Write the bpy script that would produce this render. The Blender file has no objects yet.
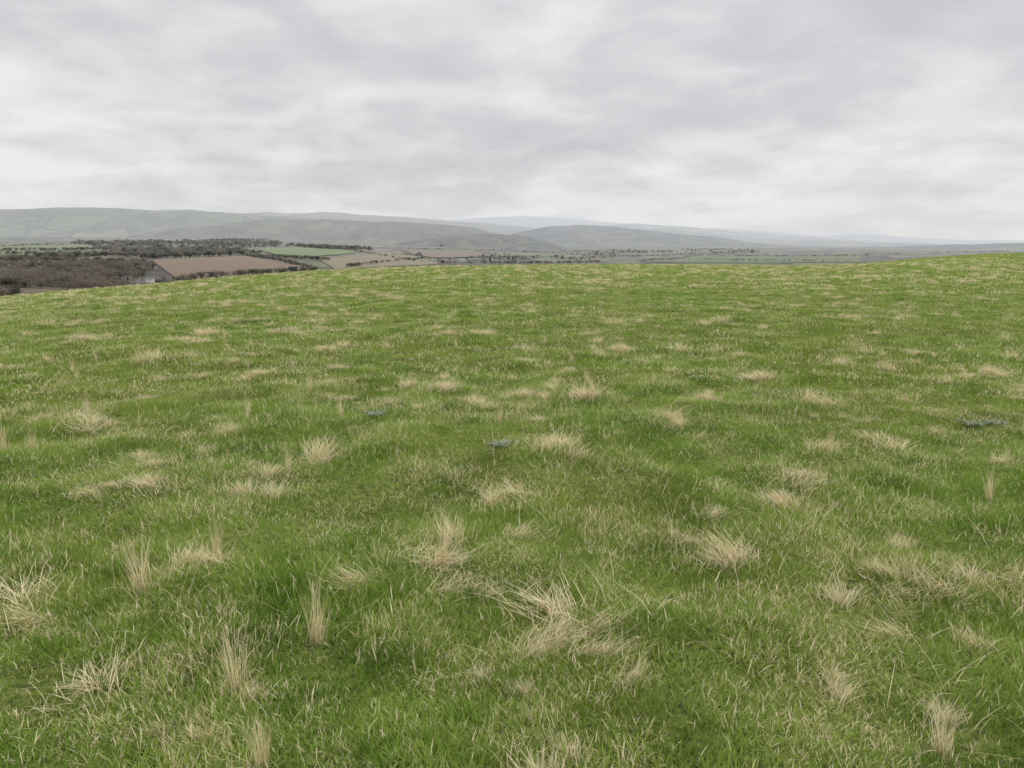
import bpy, math, random
import numpy as np
from mathutils import Vector
random.seed(7); rng=np.random.default_rng(11)
scene=bpy.context.scene
F=796.0; PIT=math.atan(141/796.0); EYE=1.6
cp,sp=math.cos(PIT),math.sin(PIT)

# ---------------------------------------------------------------- helpers
def vnoise(x,y,seed=0):
    x=np.asarray(x,float);y=np.asarray(y,float)
    xi=np.floor(x);yi=np.floor(y);fx=x-xi;fy=y-yi
    fx=fx*fx*(3-2*fx);fy=fy*fy*(3-2*fy)
    def h(a,b):
        v=np.sin(a*127.1+b*311.7+seed*74.7)*43758.5453
        return v-np.floor(v)
    return (h(xi,yi)*(1-fx)+h(xi+1,yi)*fx)*(1-fy)+(h(xi,yi+1)*(1-fx)+h(xi+1,yi+1)*fx)*fy
def fbm(x,y,o=3,seed=0):
    s=0;a=.5;t=0
    for i in range(o):
        s=s+a*vnoise(x*2**i,y*2**i,seed+i*3);t+=a;a*=.5
    return s/t
def dirpx(px,py):
    a=(px-512)/F;b=(384-py)/F
    return np.array([a,cp+b*sp,-sp+b*cp])
def azsl(px,py):
    d=dirpx(px,py);h=math.hypot(d[0],d[1])
    return math.atan2(d[0],d[1]),d[2]/h

# ---------------------------------------------------------------- terrain height
crest=[(0,298),(75,291),(150,285),(225,278),(300,272),(370,268.5),(450,266),(600,264.5),(760,265.5),(840,265.5),(880,262.5),(920,258.5),(965,255),(1024,252)]
ca=[];cs=[]
for p in crest:
    a,s=azsl(*p);ca.append(a);cs.append(-s)
ca=[-1.6,-1.0]+ca+[0.9,1.6];cs=[0.10,0.09]+cs+[0.012,0.02]
gaz=np.linspace(-math.pi,math.pi,4001);gs=np.interp(gaz,ca,cs)
k=np.exp(-0.5*(np.arange(-40,41)/12.0)**2);k/=k.sum();gs=np.convolve(np.pad(gs,40,mode='edge'),k,mode='valid')
cols=[(-200,[(900,318),(1300,288),(2000,267),(3000,253),(4500,243),(6500,236),(9000,243),(40000,246)]),
      (0,[(900,318),(1200,292),(2000,266),(3000,252),(4500,243),(6500,236),(9000,243),(40000,246)]),
      (300,[(900,330),(1500,282),(2200,263),(3200,251),(4500,245),(6500,240),(9000,243),(40000,246)]),
      (450,[(900,340),(1700,280),(2400,266),(3200,257),(4500,249),(7000,243),(9000,244),(40000,246)]),
      (640,[(900,345),(2000,278),(2700,265),(4000,255),(7000,247),(12000,245),(40000,246)]),
      (1024,[(900,345),(2000,278),(2700,265),(4000,257),(7000,250),(12000,247),(40000,246)])]
lr=np.linspace(math.log(900),math.log(40000),120)
vaz=[];vtab=[]
for px,t in cols:
    a,_=azsl(px,260);vaz.append(a)
    R=[math.log(q[0]) for q in t];S=[azsl(px,q[1])[1] for q in t]
    vtab.append(np.interp(lr,R,S))
vtab=np.array(vtab);vaz=np.array(vaz)
def valley(az,r):
    l=np.log(np.clip(r,900,40000));u=(l-lr[0])/(lr[1]-lr[0]);i=np.clip(u.astype(int),0,118);f=u-i
    a=np.clip(az,vaz[0],vaz[-1]);j=np.clip(np.searchsorted(vaz,a)-1,0,len(vaz)-2);g=(a-vaz[j])/(vaz[j+1]-vaz[j])
    s0=vtab[j,i]*(1-f)+vtab[j,i+1]*f;s1=vtab[j+1,i]*(1-f)+vtab[j+1,i+1]*f
    return EYE+np.clip(r,900,None)*(s0*(1-g)+s1*g)
def height(x,y):
    x=np.asarray(x,float);y=np.asarray(y,float)
    r=np.hypot(x,y);az=np.arctan2(x,y)
    s=np.interp(az,gaz,gs);a=s*s/(4*EYE);rc=np.sqrt(EYE/a)
    a=a*np.clip(r/6,0,1)+1.1e-4*(1-np.clip(r/6,0,1))
    hill=-a*r*r-2.2e-4*np.clip(r-1.4*rc,0,None)**2
    n=(fbm(x/0.75,y/0.75,2,1)**1.5-.36)*0.12*np.clip(1.7-r/22,.15,1)+(fbm(x/4,y/4,2,5)-.5)*0.20*np.clip(r/6,0,1)
    hill=hill+n
    v=valley(az,r)+(fbm(x/420,y/420,3,9)-.5)*14*np.clip((r-900)/1500,0,1)
    return np.maximum(hill,v)
def gpos(px,py,rmin=1.0,rmax=9000):
    d=dirpx(px,py);h=math.hypot(d[0],d[1]);u=d/h
    rr=np.exp(np.linspace(math.log(rmin),math.log(rmax),4000))
    z=EYE+u[2]*rr;t=height(u[0]*rr,u[1]*rr)
    i=np.argmax(z<t)
    if not (z<t).any(): i=len(rr)-1
    return np.array([u[0]*rr[i],u[1]*rr[i]])

def link(o,parent=None):
    scene.collection.objects.link(o)
    if parent: o.parent=parent
    return o
def mesh_np(name,verts,faces,mat=None,smooth=True):
    me=bpy.data.meshes.new(name);me.from_pydata([tuple(v) for v in verts],[],faces)
    if mat: me.materials.append(mat)
    if smooth: me.polygons.foreach_set('use_smooth',[True]*len(me.polygons))
    me.update();return me

# ---------------------------------------------------------------- material helpers
class NT:
    def __init__(s,name):
        s.m=bpy.data.materials.new(name);s.m.use_nodes=True;s.t=s.m.node_tree;s.t.nodes.clear()
        s.out=s.t.nodes.new('ShaderNodeOutputMaterial')
    def n(s,ty,**k):
        x=s.t.nodes.new(ty)
        for a,b in k.items(): setattr(x,a,b)
        return x
    def l(s,a,b): s.t.links.new(a,b)
    def val(s,sock,v):
        if isinstance(v,(int,float,tuple,list)): sock.default_value=v
        else: s.l(v,sock)
    def math(s,op,a,b=0.0,c=None,clamp=False):
        x=s.n('ShaderNodeMath',operation=op,use_clamp=clamp);s.val(x.inputs[0],a);s.val(x.inputs[1],b)
        if c is not None: s.val(x.inputs[2],c)
        return x.outputs[0]
    def mix(s,f,a,b,bt='MIX'):
        x=s.n('ShaderNodeMix',data_type='RGBA',blend_type=bt);s.val(x.inputs[0],f)
        for i,v in ((6,a),(7,b)):
            if isinstance(v,tuple): x.inputs[i].default_value=(*v[:3],1)
            else: s.l(v,x.inputs[i])
        return x.outputs[2]
    def noise(s,vec,scale,detail=3,rough=.55,dist=0):
        x=s.n('ShaderNodeTexNoise');x.inputs['Scale'].default_value=scale;x.inputs['Detail'].default_value=detail
        x.inputs['Roughness'].default_value=rough;x.inputs['Distortion'].default_value=dist
        s.l(vec,x.inputs['Vector']);return x.outputs['Fac']
    def ramp(s,f,st,interp='LINEAR'):
        x=s.n('ShaderNodeValToRGB');cr=x.color_ramp;cr.interpolation=interp
        while len(cr.elements)<len(st): cr.elements.new(0.5)
        for e,(p,c) in zip(cr.elements,st):
            e.position=p;e.color=(*c,1) if len(c)==3 else c
        s.l(f,x.inputs[0]);return x.outputs[0]
    def mr(s,v,a,b,c=0,d=1):
        x=s.n('ShaderNodeMapRange',clamp=True);s.val(x.inputs[0],v)
        for i,q in enumerate((a,b,c,d)): x.inputs[i+1].default_value=q
        return x.outputs[0]
    def pos(s): return s.n('ShaderNodeNewGeometry').outputs['Position']
    def length(s,v):
        x=s.n('ShaderNodeVectorMath',operation='LENGTH');s.l(v,x.inputs[0]);return x.outputs['Value']
    def diffuse(s,col,rough=.9,spec=.15,bump=None):
        p=s.n('ShaderNodeBsdfPrincipled');s.val(p.inputs['Base Color'],col if not isinstance(col,tuple) else (*col[:3],1))
        p.inputs['Roughness'].default_value=rough;p.inputs['Specular IOR Level'].default_value=spec
        if bump is not None: s.l(bump,p.inputs['Normal'])
        s.l(p.outputs[0],s.out.inputs[0]);return p
    def lambert(s,col):
        p=s.n('ShaderNodeBsdfDiffuse');s.val(p.inputs['Color'],col);s.l(p.outputs[0],s.out.inputs[0]);return p
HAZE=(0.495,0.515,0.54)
def haze(N,col,dist=12000.0,k=1.0):  # aerial haze painted into the base colour, stronger with distance from the origin
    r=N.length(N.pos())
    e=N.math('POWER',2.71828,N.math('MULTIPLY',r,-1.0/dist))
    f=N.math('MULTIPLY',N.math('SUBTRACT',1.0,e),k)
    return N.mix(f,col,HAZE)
def fieldcol(N,scale=1/330.,seed=0.0,moor=0.0):
    p=N.pos()
    mp=N.n('ShaderNodeMapping');mp.inputs['Location'].default_value=(seed*371,seed*913,0);mp.inputs['Rotation'].default_value=(0,0,0.4+seed);mp.inputs['Scale'].default_value=(1,.75,0)
    N.l(p,mp.inputs[0]);v=mp.outputs[0]
    vs=[]
    for ft in ('F1','DISTANCE_TO_EDGE'):
        x=N.n('ShaderNodeTexVoronoi',feature=ft);x.inputs['Scale'].default_value=scale;x.inputs['Randomness'].default_value=.8
        N.l(v,x.inputs['Vector']);vs.append(x)
    sep=N.n('ShaderNodeSeparateColor');N.l(vs[0].outputs['Color'],sep.inputs[0])
    c=N.ramp(sep.outputs[0],[(0,(.085,.12,.038)),(.2,(.13,.13,.05)),(.36,(.13,.095,.057)),(.52,(.095,.13,.04)),(.66,(.18,.15,.085)),(.8,(.10,.08,.05)),(.9,(.13,.155,.055))],'CONSTANT')
    c=N.mix(N.math('MULTIPLY',N.noise(v,1/70.,4),.6),c,(.09,.078,.044))
    hedge=N.mr(N.math('ADD',vs[1].outputs['Distance'],N.math('MULTIPLY',N.noise(v,1/40.,3),.06)),.055,.072,1,0)
    c=N.mix(N.math('MULTIPLY',hedge,.9),c,(.025,.024,.016))
    wood=N.mr(N.noise(v,1/520.,5,.7),.505,.525)
    c=N.mix(N.math('MULTIPLY',wood,.92),c,N.mix(N.mr(N.noise(v,1/60.,4,.75),.35,.65),(.015,.014,.01),(.08,.064,.045)))
    if moor>0:
        m=N.mr(N.noise(v,1/1300.,5,.65),.62-moor*.3,.66-moor*.3)
        c=N.mix(m,c,N.mix(N.mr(N.noise(v,1/200.,5,.75),.40,.60),(.015,.014,.011),(.16,.125,.08)))
    return c

# pasture colours -------------------------------------------------
G_D=(.088,.165,.026);G_M=(.228,.345,.060);G_L=(.37,.47,.12);STR=(.90,.81,.55);STR2=(.68,.57,.34)
# ground
N=NT('ground_mat')
p=N.pos();r=N.length(p)
n1=N.noise(p,.55,3,.6);n2=N.noise(p,4.0,3,.7);n3=N.noise(p,28,2,.7)
g=N.ramp(n2,[(.3,(.07,.112,.02)),(.5,(.16,.235,.048)),(.7,(.26,.315,.085))])
g=N.mix(N.mr(n1,.4,.65,0,.4),g,(.28,.28,.10))
g=N.mix(N.mr(n3,.52,.72,0,.5),g,(.42,.37,.21))
under=N.mix(N.mr(n3,.35,.6),(.05,.06,.02),(.15,.175,.05))
N.lambert(N.mix(N.mr(r,10,60),under,g));ground_mat=N.m
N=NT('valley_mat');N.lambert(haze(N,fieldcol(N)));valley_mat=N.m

# ground sheet (polar grid, full circle)
azs=np.concatenate([np.linspace(-math.pi,-.85,50,endpoint=False),np.linspace(-.85,.85,480),np.linspace(.85,math.pi,50)[1:-1]])
rs=np.concatenate([[0.0001],np.exp(np.linspace(math.log(.4),math.log(40000),680))])
A,R=np.meshgrid(azs,rs,indexing='ij')
X=R*np.sin(A);Y=R*np.cos(A);Z=height(X,Y)
na,nr=A.shape
V=np.stack([X,Y,Z],-1).reshape(-1,3)
ii,jj=np.meshgrid(np.arange(na),np.arange(nr-1),indexing='ij')
i2=(ii+1)%na
Fc=np.stack([ii*nr+jj,ii*nr+jj+1,i2*nr+jj+1,i2*nr+jj],-1).reshape(-1,4)
def fastmesh(name,V,Fq,mat,smooth=True):
    me=bpy.data.meshes.new(name);me.vertices.add(len(V));me.vertices.foreach_set('co',V.astype(np.float32).ravel())
    k=Fq.shape[1];me.loops.add(Fq.size);me.loops.foreach_set('vertex_index',Fq.astype(np.int32).ravel())
    me.polygons.add(len(Fq));me.polygons.foreach_set('loop_start',np.arange(0,Fq.size,k,dtype=np.int32))
    me.materials.append(mat)
    me.update(calc_edges=True);me.validate()
    me.polygons.foreach_set('use_smooth',[smooth]*len(me.polygons));return me
gme=fastmesh('ground',V,Fc[:,::-1],ground_mat);gme.materials.append(valley_mat)
if len(gme.polygons)==len(Fc):
    gme.polygons.foreach_set('material_index',(rs[jj.reshape(-1)]>550).astype(np.int32))
else:
    for pl in gme.polygons:
        c=pl.center
        if c.x*c.x+c.y*c.y>550*550: pl.material_index=1
ground=link(bpy.data.objects.new('ground',gme))

# ---------------------------------------------------------------- distant hills
def ridge(name,R0,D,prof,mat,base=-90,amp=.05,seed=0,rough=1.0):
    pa=[azsl(*q)[0] for q in prof];ps=[azsl(*q)[1] for q in prof]
    na_,nt_=300,71
    a=np.linspace(pa[0],pa[-1],na_);s=np.interp(a,pa,ps)
    kk=np.exp(-0.5*(np.arange(-8,9)/3.5)**2);kk/=kk.sum();s=np.convolve(np.pad(s,8,mode='edge'),kk,mode='valid')
    s=s+(fbm(a*24,a*0+seed,3,seed)-.5)*.0036*rough
    t=np.linspace(-1,1,nt_)
    AA,T=np.meshgrid(a,t,indexing='ij');S=np.repeat(s[:,None],nt_,1)
    RR=R0+T*D+0*AA
    top=EYE+S*R0
    prf=(.5+.5*np.cos(np.pi*T))**.85
    X=RR*np.sin(AA);Y=RR*np.cos(AA)
    sc=D/2.2
    nz=(fbm(X/sc,Y/sc,5,seed)-.5)*amp*D*(np.sin(np.pi*np.clip(prf,0,1)))
    mn=(fbm(X/(D*.16),Y/(D*.16),3,seed+5)-.5)*D*amp*.10
    Z=base+(top-base)*prf+nz+mn
    Vv=np.stack([X,Y,Z],-1).reshape(-1,3)
    ii,jj=np.meshgrid(np.arange(na_-1),np.arange(nt_-1),indexing='ij')
    Fq=np.stack([ii*nt_+jj,(ii+1)*nt_+jj,(ii+1)*nt_+jj+1,ii*nt_+jj+1],-1).reshape(-1,4)
    link(bpy.data.objects.new(name,fastmesh(name,Vv,Fq,mat)))
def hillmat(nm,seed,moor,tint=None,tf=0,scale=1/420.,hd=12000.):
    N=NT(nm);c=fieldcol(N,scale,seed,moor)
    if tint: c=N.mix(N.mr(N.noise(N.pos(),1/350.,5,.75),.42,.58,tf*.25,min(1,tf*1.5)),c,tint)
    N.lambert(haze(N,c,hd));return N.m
ridge('distant_hill',24000,5000,[(330,240),(400,226),(470,218),(530,216),(580,219),(640,225),(700,228),(760,230),(820,236),(870,234),(930,238),(980,240),(1080,240),(1250,243)],hillmat('hill_a',3,.6),amp=.01,seed=1,rough=.6)
ridge('distant_hill',17500,3500,[(560,240),(600,226),(640,223),(690,227),(740,232),(800,236),(850,240),(900,243),(960,246)],hillmat('hill_i',14,.6,(.07,.06,.045),.4),amp=.01,seed=22,rough=.7)
ridge('distant_hill',13500,3000,[(570,243),(620,232),(665,228.5),(710,234),(760,239),(820,240),(880,243),(950,245),(1000,248)],hillmat('hill_b',4,.6),amp=.012,seed=2,rough=.8)
ridge('distant_hill',12500,3000,[(180,225),(240,214),(320,212.5),(380,216),(450,221),(520,226),(580,233),(640,244)],hillmat('hill_h',11,.6,(.07,.06,.045),.4),amp=.03,seed=12)
ridge('distant_hill',9000,2600,[(-400,215),(-200,207),(0,209),(100,208.5),(200,211),(260,215),(330,220),(400,228),(470,238),(520,246)],hillmat('hill_c',5,.2,(.08,.11,.04),.25),amp=.06,seed=3)
ridge('distant_hill',8800,1800,[(480,246),(515,233),(550,227),(585,225.5),(610,227),(640,229),(675,233),(710,237),(750,242),(810,248)],hillmat('hill_d',6,.5,(.03,.03,.024),.6),amp=.05,seed=4)
ridge('distant_hill',7000,1500,[(90,243),(150,232),(210,226),(270,219.5),(330,220),(400,222),(470,227),(520,238),(560,248)],hillmat('hill_e',7,.6,(.06,.045,.03),.5),amp=.07,seed=5)
ridge('distant_hill',5600,900,[(380,247),(430,238),(470,235),(515,235),(548,242),(570,249)],hillmat('hill_f',8,.2,(.02,.018,.014),.8),amp=.06,seed=6)
ridge('distant_hill',8200,1500,[(600,250),(660,243.5),(720,245),(790,248),(850,248.5),(910,246),(960,244),(1024,242.5),(1200,243),(1400,248)],hillmat('hill_g',9,.2,(.035,.04,.025),.5),amp=.02,seed=7)

# ---------------------------------------------------------------- fields draped on the valley
def field(name,q,col,off=1.5,n=36):
    c=[gpos(*a,rmin=700) for a in q]
    P=[];
    for i in range(n+1):
        for j in range(n+1):
            u=i/n;v=j/n
            xy=(c[0]*(1-u)+c[1]*u)*(1-v)+(c[3]*(1-u)+c[2]*u)*v
            P.append(xy)
    P=np.array(P);z=height(P[:,0],P[:,1])+off
    V=np.column_stack([P,z]);ii,jj=np.meshgrid(np.arange(n),np.arange(n),indexing='ij');m=n+1
    Fq=np.stack([ii*m+jj,ii*m+jj+1,(ii+1)*m+jj+1,(ii+1)*m+jj],-1).reshape(-1,4)
    N=NT(name+'_mat');p=N.pos();a=N.noise(p,1/60.,5,.65);b=N.noise(p,1/9.,3)
    k=N.mix(N.mr(a,.3,.7,0,.8),col,tuple(x*.62 for x in col));k=N.mix(N.math('MULTIPLY',b,.4),k,tuple(min(1,x*1.3) for x in col))
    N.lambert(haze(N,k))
    link(bpy.data.objects.new(name,fastmesh(name,V,Fq,N.m)))
field('ploughed_field',[(150,260),(245,256),(315,270),(180,281)],(.165,.108,.066))
field('grass_field',[(258,250),(300,246.5),(362,252),(300,259)],(.115,.155,.038),2.0)
field('grass_field',[(-60,247),(80,244),(112,255),(-60,262)],(.11,.14,.038))
field('stubble_field',[(318,259),(400,252.5),(440,264),(335,270)],(.19,.155,.085))
field('ploughed_field',[(400,251),(470,251),(520,257),(430,258)],(.15,.112,.068),2.2)
field('grass_field',[(640,262),(700,256),(860,256),(860,263)],(.10,.12,.042))

# ---------------------------------------------------------------- instancing
def scatter(name,xyz,rot,scl,idx,sources,parent=None):
    coll=bpy.data.collections.new(name+'_parts')
    for s in sources: coll.objects.link(s)
    me=bpy.data.meshes.new(name);me.vertices.add(len(xyz));me.vertices.foreach_set('co',np.asarray(xyz,np.float32).ravel())
    a=me.attributes.new('rot','FLOAT_VECTOR','POINT');a.data.foreach_set('vector',np.asarray(rot,np.float32).ravel())
    a=me.attributes.new('scl','FLOAT_VECTOR','POINT');a.data.foreach_set('vector',np.asarray(scl,np.float32).ravel())
    a=me.attributes.new('idx','INT','POINT');a.data.foreach_set('value',np.asarray(idx,np.int32))
    ob=link(bpy.data.objects.new(name,me),parent)
    g=bpy.data.node_groups.new(name+'_gn','GeometryNodeTree')
    g.interface.new_socket('Geometry',in_out='INPUT',socket_type='NodeSocketGeometry');g.interface.new_socket('Geometry',in_out='OUTPUT',socket_type='NodeSocketGeometry')
    gi=g.nodes.new('NodeGroupInput');go=g.nodes.new('NodeGroupOutput');ip=g.nodes.new('GeometryNodeInstanceOnPoints')
    ci=g.nodes.new('GeometryNodeCollectionInfo');ci.inputs['Collection'].default_value=coll;ci.inputs['Separate Children'].default_value=True;ci.inputs['Reset Children'].default_value=True
    g.links.new(gi.outputs[0],ip.inputs['Points']);g.links.new(ci.outputs[0],ip.inputs['Instance']);ip.inputs['Pick Instance'].default_value=True
    for nm,ty,so in (('rot','FLOAT_VECTOR','Rotation'),('scl','FLOAT_VECTOR','Scale'),('idx','INT','Instance Index')):
        na_=g.nodes.new('GeometryNodeInputNamedAttribute');na_.data_type=ty;na_.inputs[0].default_value=nm
        g.links.new([o for o in na_.outputs if o.enabled][0],ip.inputs[so])
    g.links.new(ip.outputs[0],go.inputs[0])
    md=ob.modifiers.new('scatter','NODES');md.node_group=g
    return ob

def blades(name,n,Rd,h,w,lean,mat,bias=0.0,seed=0,flat=0.0,gauss=False,splay=0.0):
    q=np.random.default_rng(seed)
    th=q.uniform(0,2*np.pi,n);rr=(np.abs(q.normal(0,.5,n)) if gauss else np.sqrt(q.uniform(0,1,n)))*Rd
    bx,by=rr*np.cos(th),rr*np.sin(th)
    d=q.uniform(0,2*np.pi,n)
    dx,dy=np.cos(d)+bias+splay*np.cos(th)*rr/Rd,np.sin(d)+splay*np.sin(th)*rr/Rd
    l=np.hypot(dx,dy)+1e-6;dx/=l;dy/=l
    H=q.uniform(h[0],h[1],n)*q.uniform(.6,1,n)
    L=q.uniform(lean[0],lean[1],n)
    fl=q.uniform(0,1,n)<flat
    L=np.where(fl,q.uniform(1.35,1.54,n),L)
    W=q.uniform(w[0],w[1],n)
    f=q.uniform(0,2*np.pi,n);wx,wy=np.cos(f),np.sin(f)
    rnd=q.uniform(0,1,n);rnd2=q.uniform(0,1,n)
    V=np.zeros((n,7,3));C=np.zeros((n,7,4));C[...,3]=1
    ts=[0,.38,.72,1];ws=[.8,1,.65,0]
    px=np.zeros(n);pz=np.full(n,-.012);prev=0
    vi=0
    for t,wt in zip(ts,ws):
        ang=L*(t**.8*.8+.2)
        st=(t-prev)*H;prev=t
        px=px+np.sin(ang)*st;pz=pz+np.cos(ang)*st
        cx=bx+dx*px;cy=by+dy*px;cz=np.maximum(pz,-.012)+(fl*.035*t)
        if wt>0:
            for s in (-1,1):
                V[:,vi]=np.stack([cx+s*wx*W*wt/2,cy+s*wy*W*wt/2,cz],-1);C[:,vi,0]=rnd;C[:,vi,1]=rnd2;C[:,vi,2]=t;vi+=1
        else:
            V[:,vi]=np.stack([cx,cy,cz],-1);C[:,vi,0]=rnd;C[:,vi,1]=rnd2;C[:,vi,2]=t;vi+=1
    b=(np.arange(n)*7)[:,None]
    tri=np.concatenate([b+np.array([[0,1,3]]),b+np.array([[0,3,2]]),b+np.array([[2,3,5]]),b+np.array([[2,5,4]]),b+np.array([[4,5,6]])],0)
    me=fastmesh(name,V.reshape(-1,3),tri,mat)
    a=me.attributes.new('bl','FLOAT_COLOR','POINT');a.data.foreach_set('color',C.astype(np.float32).ravel())
    return bpy.data.objects.new(name,me)

def blade_mat(nm,kind):
    N=NT(nm);at=N.n('ShaderNodeAttribute',attribute_name='bl');sep=N.n('ShaderNodeSeparateColor');N.l(at.outputs['Color'],sep.inputs[0])
    rnd,r2,t=sep.outputs[0],sep.outputs[1],sep.outputs[2]
    p=N.pos()
    straw=N.mix(rnd,STR,STR2);straw=N.mix(N.math('MULTIPLY',N.math('GREATER_THAN',r2,.85),.7),straw,(.38,.30,.18))
    if kind=='grass':
        a=N.noise(p,1.6,3,.65);b=N.noise(p,.3,3,.6)
        gv=N.math('ADD',N.math('MULTIPLY',rnd,.4),N.math('MULTIPLY',N.mr(a,.36,.64),.6))
        c=N.ramp(gv,[(.08,G_D),(.5,G_M),(.92,G_L)])
        c=N.mix(N.mr(b,.42,.62,0,.4),c,(.31,.335,.08))
        fr=N.mr(N.noise(p,1.3,4,.72),.45,.68,.035,.44)
        c=N.mix(N.math('LESS_THAN',r2,fr),c,straw)
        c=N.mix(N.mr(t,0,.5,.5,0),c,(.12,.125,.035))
    else:
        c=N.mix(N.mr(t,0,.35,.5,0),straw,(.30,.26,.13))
    d=N.lambert(c)
    tr=N.n('ShaderNodeBsdfTranslucent');N.l(c,tr.inputs[0])
    ms=N.n('ShaderNodeMixShader');ms.inputs[0].default_value=.3;N.l(d.outputs[0],ms.inputs[1]);N.l(tr.outputs[0],ms.inputs[2]);N.l(ms.outputs[0],N.out.inputs[0])
    return N.m
gm=blade_mat('grass_blade_mat','grass');sm=blade_mat('straw_blade_mat','straw')

def sector(r0,r1,dens,a0=-.70,a1=.70,lim=True):
    area=.5*(a1-a0)*(r1*r1-r0*r0);n=int(area*dens)
    r=np.sqrt(rng.uniform(r0*r0,r1*r1,n));a=rng.uniform(a0,a1,n)
    if lim:
        s=np.interp(a,gaz,gs);rc=2*EYE/s
        k=r<rc*1.15+6;r=r[k];a=a[k]
    return r*np.sin(a),r*np.cos(a)
def place(x,y,smin,smax,nsrc,off=0,var=None,mat=False):
    n=len(x);z=height(x,y)-.002
    e=.08;gx=(height(x+e,y)-height(x-e,y))/(2*e);gy=(height(x,y+e)-height(x,y-e))/(2*e)
    s=rng.uniform(smin,smax,n)
    if var is not None: s=s*np.clip(var,.8,1.15)
    if mat: sc=np.stack([s*rng.uniform(.65,1.4,n),s*rng.uniform(.55,1.1,n),s*rng.uniform(.5,1.15,n)],-1)
    else: sc=np.stack([s,s,s*rng.uniform(.8,1.25,n)*(var if var is not None else 1)],-1)
    sp_=rng.uniform(0,2*np.pi,n)
    lx=gx*np.cos(sp_)+gy*np.sin(sp_);ly=-gx*np.sin(sp_)+gy*np.cos(sp_)
    rot=np.stack([np.arctan(ly)*.8,-np.arctan(lx)*.8,sp_],-1)
    return np.stack([x,y,z],-1),rot,sc,off+rng.integers(0,nsrc,n)
def cat(L): return [np.concatenate([l[i] for l in L]) for i in range(4)]

src=[]
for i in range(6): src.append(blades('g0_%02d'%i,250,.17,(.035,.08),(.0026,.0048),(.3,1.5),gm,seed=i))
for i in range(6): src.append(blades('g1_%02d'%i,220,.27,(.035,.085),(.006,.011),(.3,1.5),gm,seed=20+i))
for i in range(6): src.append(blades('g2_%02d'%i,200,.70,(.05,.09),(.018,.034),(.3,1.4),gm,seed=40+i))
def hv(x,y): return .64+.78*fbm(x/.5,y/.5,3,33)
L=[]
x,y=sector(1.2,9,60);L.append(place(x,y,.8,1.25,6,0,hv(x,y)))
x,y=sector(1.2,4.5,40);L.append(place(x,y,.75,1.1,6,0,hv(x,y)))
x,y=sector(9,30,16);L.append(place(x,y,.8,1.2,6,6,hv(x,y)))
x,y=sector(30,100,1.7);L.append(place(x,y,.8,1.2,6,12,hv(x,y)))
x,y=sector(100,290,.25);L.append(place(x,y,1.3,1.8,6,12))
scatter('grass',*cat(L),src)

# dead grass tussocks
ss=[]
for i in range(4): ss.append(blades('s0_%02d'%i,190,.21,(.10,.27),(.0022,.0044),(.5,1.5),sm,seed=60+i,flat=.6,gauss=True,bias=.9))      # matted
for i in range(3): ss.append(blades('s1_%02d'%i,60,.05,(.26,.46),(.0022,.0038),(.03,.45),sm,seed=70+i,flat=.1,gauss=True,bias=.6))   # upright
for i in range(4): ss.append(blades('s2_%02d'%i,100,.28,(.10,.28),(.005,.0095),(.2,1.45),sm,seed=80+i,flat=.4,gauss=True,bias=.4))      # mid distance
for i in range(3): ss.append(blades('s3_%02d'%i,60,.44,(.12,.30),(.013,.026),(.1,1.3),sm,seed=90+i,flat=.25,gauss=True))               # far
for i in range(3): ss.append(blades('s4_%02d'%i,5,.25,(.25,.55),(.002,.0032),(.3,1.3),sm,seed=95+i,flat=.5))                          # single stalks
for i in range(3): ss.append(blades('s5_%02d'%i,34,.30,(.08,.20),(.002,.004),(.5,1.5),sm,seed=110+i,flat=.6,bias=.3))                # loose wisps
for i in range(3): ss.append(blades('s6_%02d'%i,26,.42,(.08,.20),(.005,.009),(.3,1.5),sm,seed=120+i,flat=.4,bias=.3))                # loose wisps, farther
L=[]
def thin(x,y,cut,p,sc=1.9):
    k=(fbm(x/sc,y/sc,3,51)>cut)|(rng.uniform(0,1,len(x))<p);return x[k],y[k]
x,y=thin(*sector(1.5,12,4.0),.60,.13);L.append(place(x,y,.25,.85,4,0,mat=True))
x,y=sector(2.5,14,.2);L.append(place(x,y,.4,.7,3,4))
x,y=thin(*sector(12,38,3.0),.57,.2);L.append(place(x,y,.3,1.0,4,7,mat=True))
x,y=thin(*sector(38,110,1.1),.55,.22);L.append(place(x,y,.4,1.05,3,11,mat=True))
x,y=sector(110,280,.05);L.append(place(x,y,.5,1.1,3,11,mat=True))
x,y=sector(1.4,14,2.2);L.append(place(x,y,.5,1.0,3,14))
x,y=thin(*sector(1.4,12,5.5),.54,.16);L.append(place(x,y,.5,1.1,3,17,mat=True))
x,y=thin(*sector(12,45,2.4),.54,.16);L.append(place(x,y,.6,1.2,3,20,mat=True))
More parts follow.
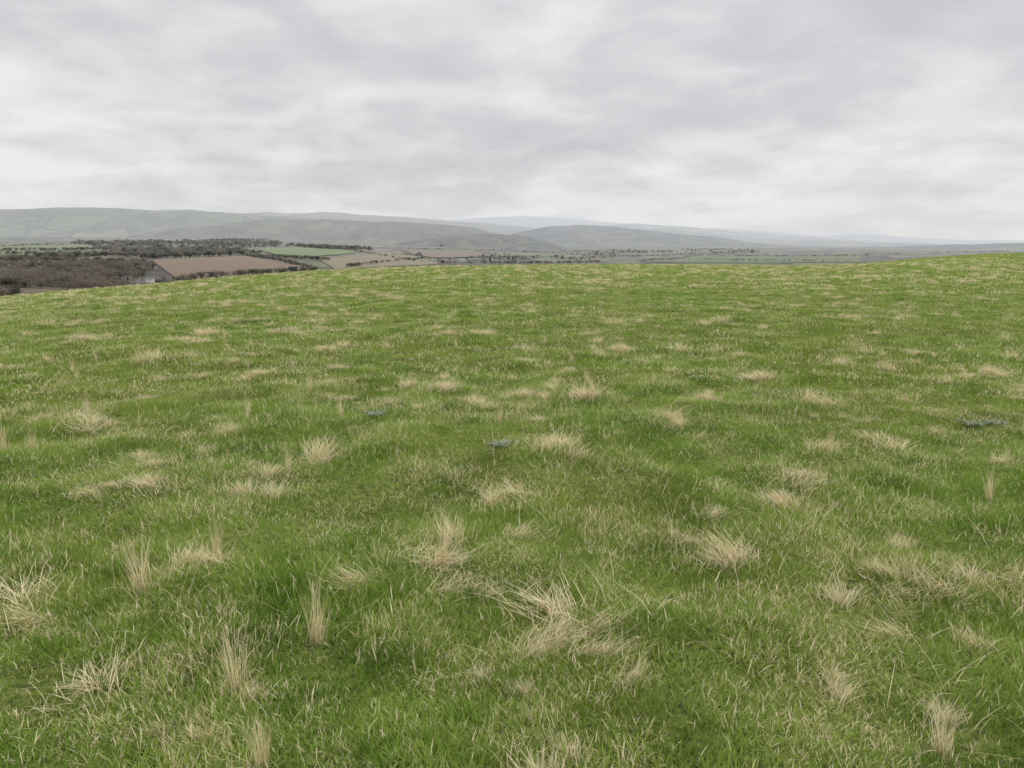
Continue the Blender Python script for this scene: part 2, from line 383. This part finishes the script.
spec=[(142,592,1,1.05,'u'),(240,694,1,.75,'u'),(318,642,1,.8,'u'),(265,767,1,.7,'u'),(945,760,1,.7,'u'),(215,557,1,.5,'u'),(990,503,1,.7,'u'),(30,452,1,.7,'u'),(440,560,1,.55,'u'),
 (420,565,0,1.05,'m'),(450,545,0,.9,'m'),(545,628,0,1.1,'m'),(505,495,0,.95,'m'),(750,560,0,1.05,'m'),(905,620,0,.8,'m'),(945,580,0,.9,'m'),(575,397,0,1.2,'m'),(75,428,0,1.2,'m'),
 (405,388,0,.9,'m'),(320,458,0,1.1,'m'),(270,496,0,.9,'m'),(235,432,0,1.0,'m'),(895,452,0,.9,'m'),(1000,376,0,1.2,'m'),(800,505,0,.9,'m'),(515,398,0,.8,'m'),(10,612,0,.9,'m'),
 (560,655,0,.8,'m'),(110,492,0,.8,'m'),(670,420,0,.9,'m'),(490,410,0,.9,'m'),(550,450,0,.9,'m'),(350,590,0,.65,'m'),(790,480,0,1.0,'m'),(700,400,0,.8,'m'),(180,740,0,.6,'m'),
 (265,375,0,1.2,'m'),(480,335,0,1.3,'m'),(770,380,0,1.1,'m'),(820,405,0,1.0,'m'),(440,390,0,.9,'m'),(190,565,0,.8,'m'),(540,765,0,.6,'m'),(905,730,0,.6,'m'),(490,690,0,.5,'m'),
 (90,340,0,1.3,'m'),(150,360,0,1.1,'m'),(205,335,0,1.3,'m'),(330,350,0,1.1,'m'),(620,350,0,1.2,'m')]
for a,b,_,s,kd in spec:
    g_=gpos(a,b,1.2,200);reps=1 if kd=='u' else int(rng.integers(2,4))
    for kx in range(reps):
        xx=np.array([g_[0]+rng.normal(0,.10 if kd=='m' else .02)]);yy=np.array([g_[1]+rng.normal(0,.10 if kd=='m' else .02)])
        L.append(place(xx,yy,s*(.95 if kx==0 else .55),s*1.05,3 if kd=='u' else 4,4 if kd=='u' else 0,mat=kd=='m'))
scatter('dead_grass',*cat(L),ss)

# thistle rosettes
N=NT('thistle_leaf_mat');N.lambert(N.mix(N.mr(N.noise(N.pos(),40,3),.35,.65),(.22,.26,.15),(.52,.55,.42)));tm=N.m
def rosette(px,py,s):
    g_=gpos(px,py,1.2,200);z=float(height(g_[0],g_[1]))
    V=[];Fs=[]
    for i in range(15):
        a=i*2.4+random.uniform(-.2,.2);Ln=s*random.uniform(.5,1);tilt=random.uniform(.1,.5)
        n=11;b0=len(V)
        for j in range(n):
            t=j/(n-1);w=(.16*math.sin(math.pi*min(1,t*.9+.1))*(1.35 if j%2 else .55))*Ln*(0.02 if j==n-1 else 1)
            rad=.02+Ln*t;zz=.022+Ln*(math.sin(tilt)*t-.5*t*t*tilt)
            for sd,dz in ((-1,.012),(0,0),(1,.012)):
                V.append((rad*math.cos(a)-sd*w*math.sin(a),rad*math.sin(a)+sd*w*math.cos(a),zz+dz+(random.uniform(0,.012) if sd else 0)))
        for j in range(n-1):
            for k_ in (0,1):
                q=b0+j*3+k_;Fs.append((q,q+1,q+4,q+3))
    o=link(bpy.data.objects.new('thistle_rosette',mesh_np('thistle_rosette',V,Fs,tm,False)));o.location=(g_[0],g_[1],z)
for q in [(500,449,.11),(376,418,.10),(972,428,.12),(994,427,.10)]: rosette(*q)

# ---------------------------------------------------------------- trees of the valley
N=NT('bare_tree_mat')
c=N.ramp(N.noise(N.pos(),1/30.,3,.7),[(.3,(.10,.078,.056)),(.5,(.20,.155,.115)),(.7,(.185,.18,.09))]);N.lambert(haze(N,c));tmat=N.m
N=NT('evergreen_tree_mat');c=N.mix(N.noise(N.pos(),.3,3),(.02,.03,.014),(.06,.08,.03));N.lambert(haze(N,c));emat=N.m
def tree_mesh(name,seed,mat,conifer=False,leaves=420):
    q=random.Random(seed);V=[];Fs=[]
    def limb(p0,p1,r0,r1,n=6):
        p0=Vector(p0);p1=Vector(p1);d=(p1-p0).normalized();u=d.orthogonal().normalized();v=d.cross(u);b=len(V)
        for p,r_ in ((p0,r0),(p1,r1)):
            for i in range(n):
                a=2*math.pi*i/n;V.append(tuple(p+(u*math.cos(a)+v*math.sin(a))*r_))
        for i in range(n): Fs.append((b+i,b+(i+1)%n,b+n+(i+1)%n,b+n+i))
    limb((0,0,-.5),(0,0,5 if not conifer else 11),.38,.2 if not conifer else .06)
    cl=[]
    if not conifer:
        for i in range(11):
            a=i*2.4+q.uniform(-.4,.4);z0=q.uniform(2.8,5);ln=q.uniform(2.5,4.6);up=q.uniform(1.5,6.2)
            e=(math.cos(a)*ln,math.sin(a)*ln,z0+up);limb((0,0,z0),e,.16,.05,4);cl.append(e)
            for k_ in range(2):
                e2=(e[0]*.6+q.uniform(-1.8,1.8),e[1]*.6+q.uniform(-1.8,1.8),z0+up*.6+q.uniform(.6,2.6));limb((e[0]*.6,e[1]*.6,z0+up*.6),e2,.08,.03,3);cl.append(e2)
    for i in range(leaves):
        if conifer:
            z=q.uniform(1.2,12);rr=(12.3-z)*.27*math.sqrt(q.random());a=q.uniform(0,6.28);c0=Vector((rr*math.cos(a),rr*math.sin(a),z));sz=.55
        else:
            e=q.choice(cl);c0=Vector(e)+Vector((q.gauss(0,.75),q.gauss(0,.75),q.gauss(0,.65)));sz=q.uniform(.25,.6)
        n=Vector((q.gauss(0,1),q.gauss(0,1),q.gauss(0,1))).normalized();u=n.orthogonal().normalized();v=n.cross(u);b=len(V)
        for k_ in range(3):
            a=2.1*k_+q.uniform(-.3,.3);V.append(tuple(c0+(u*math.cos(a)+v*math.sin(a)*.6)*sz))
        Fs.append((b,b+1,b+2))
    return bpy.data.objects.new(name,mesh_np(name,V,Fs,mat,False))
bare=[tree_mesh('t%d'%i,i,tmat,False,300) for i in range(5)]+[tree_mesh('u%d'%i,9+i,emat,False,700) for i in range(2)]
def wood(q,n,s=(.6,1.1),ever=.06,patch=0):
    c=[gpos(*a,rmin=700) for a in q];P=[]
    t1=abs(np.cross(c[1]-c[0],c[2]-c[0]));t2=abs(np.cross(c[2]-c[0],c[3]-c[0]))
    for i in range(n):
        a,b=random.random(),random.random()
        if a+b>1:a,b=1-a,1-b
        T=(c[0],c[1],c[2]) if random.random()<t1/(t1+t2) else (c[0],c[2],c[3])
        P.append(T[0]+(T[1]-T[0])*a+(T[2]-T[0])*b)
    P=np.array(P)
    if patch: P=P[fbm(P[:,0]/130,P[:,1]/130,3,14)>patch]
    n=len(P);z=height(P[:,0],P[:,1]);sc=rng.uniform(s[0],s[1],n);sc=sc*(.6+.8*fbm(P[:,0]/60,P[:,1]/60,2,3))
    idx=np.where(rng.uniform(0,1,n)<ever,rng.integers(5,7,n),rng.integers(0,5,n))
    return np.column_stack([P,z]),np.column_stack([np.zeros(n),np.zeros(n),rng.uniform(0,6.28,n)]),np.stack([sc*1.15,sc*1.15,sc],-1),idx
def row(a,b,n,w=8,s=(.35,.8),ever=.25):
    A_=gpos(*a,rmin=700);B_=gpos(*b,rmin=700);t=rng.uniform(0,1,n);P=A_+(B_-A_)*t[:,None]+rng.normal(0,w*.4,(n,2));z=height(P[:,0],P[:,1]);sc=rng.uniform(s[0],s[1],n)
    idx=np.where(rng.uniform(0,1,n)<ever,rng.integers(5,7,n),rng.integers(0,5,n))
    return np.column_stack([P,z]),np.column_stack([np.zeros(n),np.zeros(n),rng.uniform(0,6.28,n)]),np.stack([sc*1.2,sc*1.2,sc],-1),idx
WL=[wood([(-120,280),(60,276),(190,283),(-60,308)],2400,(.6,1.45),.10,.46),
    wood([(-60,268),(130,266),(165,273),(-60,279)],1200,(.6,1.5),.10,.46),
    wood([(70,243),(270,240),(290,248),(110,252)],1900,(.8,1.8),.35,.44),
    wood([(100,252),(235,250),(262,255),(150,258)],800,(.6,1.5),.3,.42),
    wood([(285,246),(360,247.5),(375,251),(320,250)],420,(.8,1.5),.7),
    wood([(430,244),(540,244),(555,248),(440,247)],1200,(.7,1.3),.5,.4),
    wood([(560,250),(760,250),(760,254),(560,253)],900,(.7,1.2),.3,.52),
    wood([(380,254),(620,254),(620,261),(440,262)],600,(.6,1.2),.4,.56),
    row((-30,263),(112,256),220,10,(.6,1.6),.4),row((112,256),(160,259),110,10,(.6,1.6),.4),row((245,256),(314,270),170,10,(.4,1.1),.4),row((262,258),(330,261),110,8,(.5,1.2)),row((182,281),(314,271),150,10,(.5,1.4)),
    row((0,262),(150,266),140,14,(.7,1.6)),row((0,252),(100,250),110,14,(.6,1.3),.4),row((150,259),(245,255.5),120,10,(.7,1.8),.4),
    row((-60,257),(108,253),110,10,(.5,1.2)),row((345,268),(430,259),90,10,(.5,1.1)),
    row((300,247),(362,252.5),90,10,(.5,1.1)),row((360,252),(420,262),80),row((440,264),(600,263),140,12,(.5,1.2)),row((500,250),(600,257),110),row((600,257),(720,255),120),row((640,262),(700,256),60),
    row((700,256),(870,256),140),row((0,247),(80,244),90),row((380,248),(500,251),120),row((860,255),(1010,252),120),row((700,260),(850,262),90)]
T=cat(WL)
hp=[gpos(150,281,rmin=700),gpos(137,282.5,rmin=700),gpos(462,261,rmin=700),gpos(476,261.5,rmin=700)]
keep=np.ones(len(T[0]),bool);P=T[0]
for h_ in hp:
    rh=np.hypot(*h_);ah=math.atan2(*h_);rt=np.hypot(P[:,0],P[:,1]);at=np.arctan2(P[:,0],P[:,1])
    keep&=~((np.abs(at-ah)*rh<12)&(rt<rh+12)&(rt>rh-400))
scatter('woodland',*[q[keep] for q in T],bare)

# ---------------------------------------------------------------- farm buildings
def pm(nm,c,rough=.8):
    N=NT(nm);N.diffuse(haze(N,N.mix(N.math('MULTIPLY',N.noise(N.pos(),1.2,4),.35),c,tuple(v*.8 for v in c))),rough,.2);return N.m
wallm=pm('whitewash_mat',(.85,.84,.81));roofm=pm('slate_mat',(.11,.11,.12));winm=pm('window_glass_mat',(.03,.035,.04),.2);brickm=pm('stone_mat',(.32,.27,.22));doorm=pm('door_paint_mat',(.10,.05,.04))
def box(nm,par,x0,x1,y0,y1,z0,z1,mat):
    V=[(x,y,z) for x in (x0,x1) for y in (y0,y1) for z in (z0,z1)];Fs=[(0,1,3,2),(4,6,7,5),(0,4,5,1),(2,3,7,6),(0,2,6,4),(1,5,7,3)]
    return link(bpy.data.objects.new(nm,mesh_np(nm,V,Fs,mat,False)),par)
def house(name,px,py,L_,W_,H_,rh,rot,wm,chim=True,win=True):
    g_=gpos(px,py,rmin=700);e=link(bpy.data.objects.new(name,None));e.location=(g_[0],g_[1],float(height(g_[0],g_[1]))+.3);e.rotation_euler=(0,0,rot)
    l,w=L_/2,W_/2
    V=[(-l,-w,-2),(l,-w,-2),(l,w,-2),(-l,w,-2),(-l,-w,H_),(l,-w,H_),(l,w,H_),(-l,w,H_),(-l,0,H_+rh),(l,0,H_+rh)]
    Fs=[(0,1,5,4),(2,3,7,6),(1,2,6,9,5),(3,0,4,8,7)]
    link(bpy.data.objects.new('walls',mesh_np('walls',V,Fs,wm,False)),e)
    o=.45;sl=rh/w;V=[];
    for sg in (-1,1):
        V+=[(-l-o,sg*(w+o),H_-o*sl+.03),(l+o,sg*(w+o),H_-o*sl+.03),(l+o,0,H_+rh+.03),(-l-o,0,H_+rh+.03)]
        V+=[(a,b,c+.22) for a,b,c in V[-4:]]
    Fs=[]
    for b in (0,8): Fs+=[(b,b+1,b+2,b+3),(b+4,b+5,b+6,b+7),(b,b+1,b+5,b+4),(b+1,b+2,b+6,b+5),(b+3,b,b+4,b+7)]
    link(bpy.data.objects.new('roof',mesh_np('roof',V,Fs,roofm,False)),e)
    if chim:
        for k_,sx in enumerate((-l+.8,l-.8)): box('chimney_%d'%(k_+1),e,sx-.45,sx+.45,-.4,.4,H_+rh-.6,H_+rh+1.3,brickm)
    if win:
        k_=0
        for zz in ([1.0,3.6] if H_>4.5 else [1.0]):
            for i in range(4):
                x=-l+(i+.5)*L_/4
                for sy in (-1,1):
                    if i==1 and zz==1.0 and sy==-1: box('door',e,x-.5,x+.5,-w-.06,-w+.1,0,2.1,doorm);continue
                    k_+=1;box('window_%d'%k_,e,x-.5,x+.5,sy*w-.06,sy*w+.06,zz,zz+1.3,winm)
house('farmhouse',150,282.5,12,7,6,2.4,.25,wallm)
house('outbuilding',137,283.5,8,6,3,2.2,1.1,brickm,False,False)
house('farmhouse',462,261,18,9,6.5,3.2,.2,wallm);house('stone_barn',476,261.5,28,12,5,4,-.2,brickm,False,False);house('stone_barn',452,260,18,9,4,3,.9,brickm,False,False)
house('farmhouse',268,248.5,14,8,5.2,3,.1,wallm);house('farmhouse',172,244,14,8,5.2,3,.4,wallm)
cm=tree_mesh('pine_tree',77,emat,True,900).data
for k_,(a,b,s) in enumerate([(490,262,1.8),(484,262,1.3),(128,284,1.0),(164,284,.8)]):
    g_=gpos(a,b,rmin=700);o=link(bpy.data.objects.new('pine_tree',cm));o.location=(g_[0],g_[1],float(height(g_[0],g_[1])));o.scale=(s,s,s)

# ---------------------------------------------------------------- sky
w=bpy.data.worlds.new('World');scene.world=w;w.use_nodes=True;t=w.node_tree;t.nodes.clear()
class WT(NT):
    def __init__(s): s.t=t;s.out=t.nodes.new('ShaderNodeOutputWorld')
W=WT()
SE,SR=math.radians(40),math.radians(60)
sky=W.n('ShaderNodeTexSky',sky_type='NISHITA',sun_disc=False,sun_elevation=SE,sun_rotation=SR)
tc=W.n('ShaderNodeTexCoord');sx=W.n('ShaderNodeSeparateXYZ');W.l(tc.outputs['Generated'],sx.inputs[0])
zz=W.math('MAXIMUM',sx.outputs[2],0.0);den=W.math('ADD',zz,.24)
cx=W.n('ShaderNodeCombineXYZ');W.l(W.math('DIVIDE',sx.outputs[0],den),cx.inputs[0]);W.l(W.math('DIVIDE',sx.outputs[1],den),cx.inputs[1])
mp=W.n('ShaderNodeMapping');mp.inputs['Location'].default_value=(5.3,2.4,0);mp.inputs['Scale'].default_value=(1.0,1.0,1);W.l(cx.outputs[0],mp.inputs[0])
big=W.noise(mp.outputs[0],.9,3,.5,.2);fine=W.noise(mp.outputs[0],3.2,7,.54,.22)
cl=W.math('ADD',W.math('MULTIPLY',big,.55),W.math('MULTIPLY',fine,.45))
colr=W.ramp(cl,[(.37,(.585,.592,.612)),(.46,(.655,.661,.675)),(.52,(.745,.75,.755)),(.61,(.86,.86,.86))])
hz=W.mr(sx.outputs[2],0.0,.09,1,0)
colr=W.mix(W.math('MULTIPLY',hz,.7),colr,(.77,.775,.785))
bgt=W.n('ShaderNodeBackground');W.l(colr,bgt.inputs[0]);W.l(W.mr(sx.outputs[2],.3,1,1.0,2.5),bgt.inputs[1])
bgn=W.n('ShaderNodeBackground');W.l(sky.outputs[0],bgn.inputs[0]);bgn.inputs[1].default_value=.1
ms=W.n('ShaderNodeMixShader');ms.inputs[0].default_value=.95;W.l(bgn.outputs[0],ms.inputs[1]);W.l(bgt.outputs[0],ms.inputs[2]);W.l(ms.outputs[0],W.out.inputs[0])

sl=bpy.data.lights.new('sun','SUN');sl.energy=1.2;sl.angle=math.radians(30);sl.color=(1,.96,.9)
so=link(bpy.data.objects.new('sun',sl));sd=Vector((math.sin(SR)*math.cos(SE),math.cos(SR)*math.cos(SE),math.sin(SE)))
so.rotation_euler=sd.to_track_quat('Z','Y').to_euler()

cam=bpy.data.cameras.new('camera');cam.sensor_width=36;cam.lens=36*F/1024;cam.clip_start=.05;cam.clip_end=100000
co=link(bpy.data.objects.new('camera',cam));co.location=(0,0,EYE);co.rotation_euler=(math.pi/2-PIT,0,0);scene.camera=co
scene.view_settings.view_transform='Standard';scene.view_settings.look='None';scene.view_settings.exposure=0
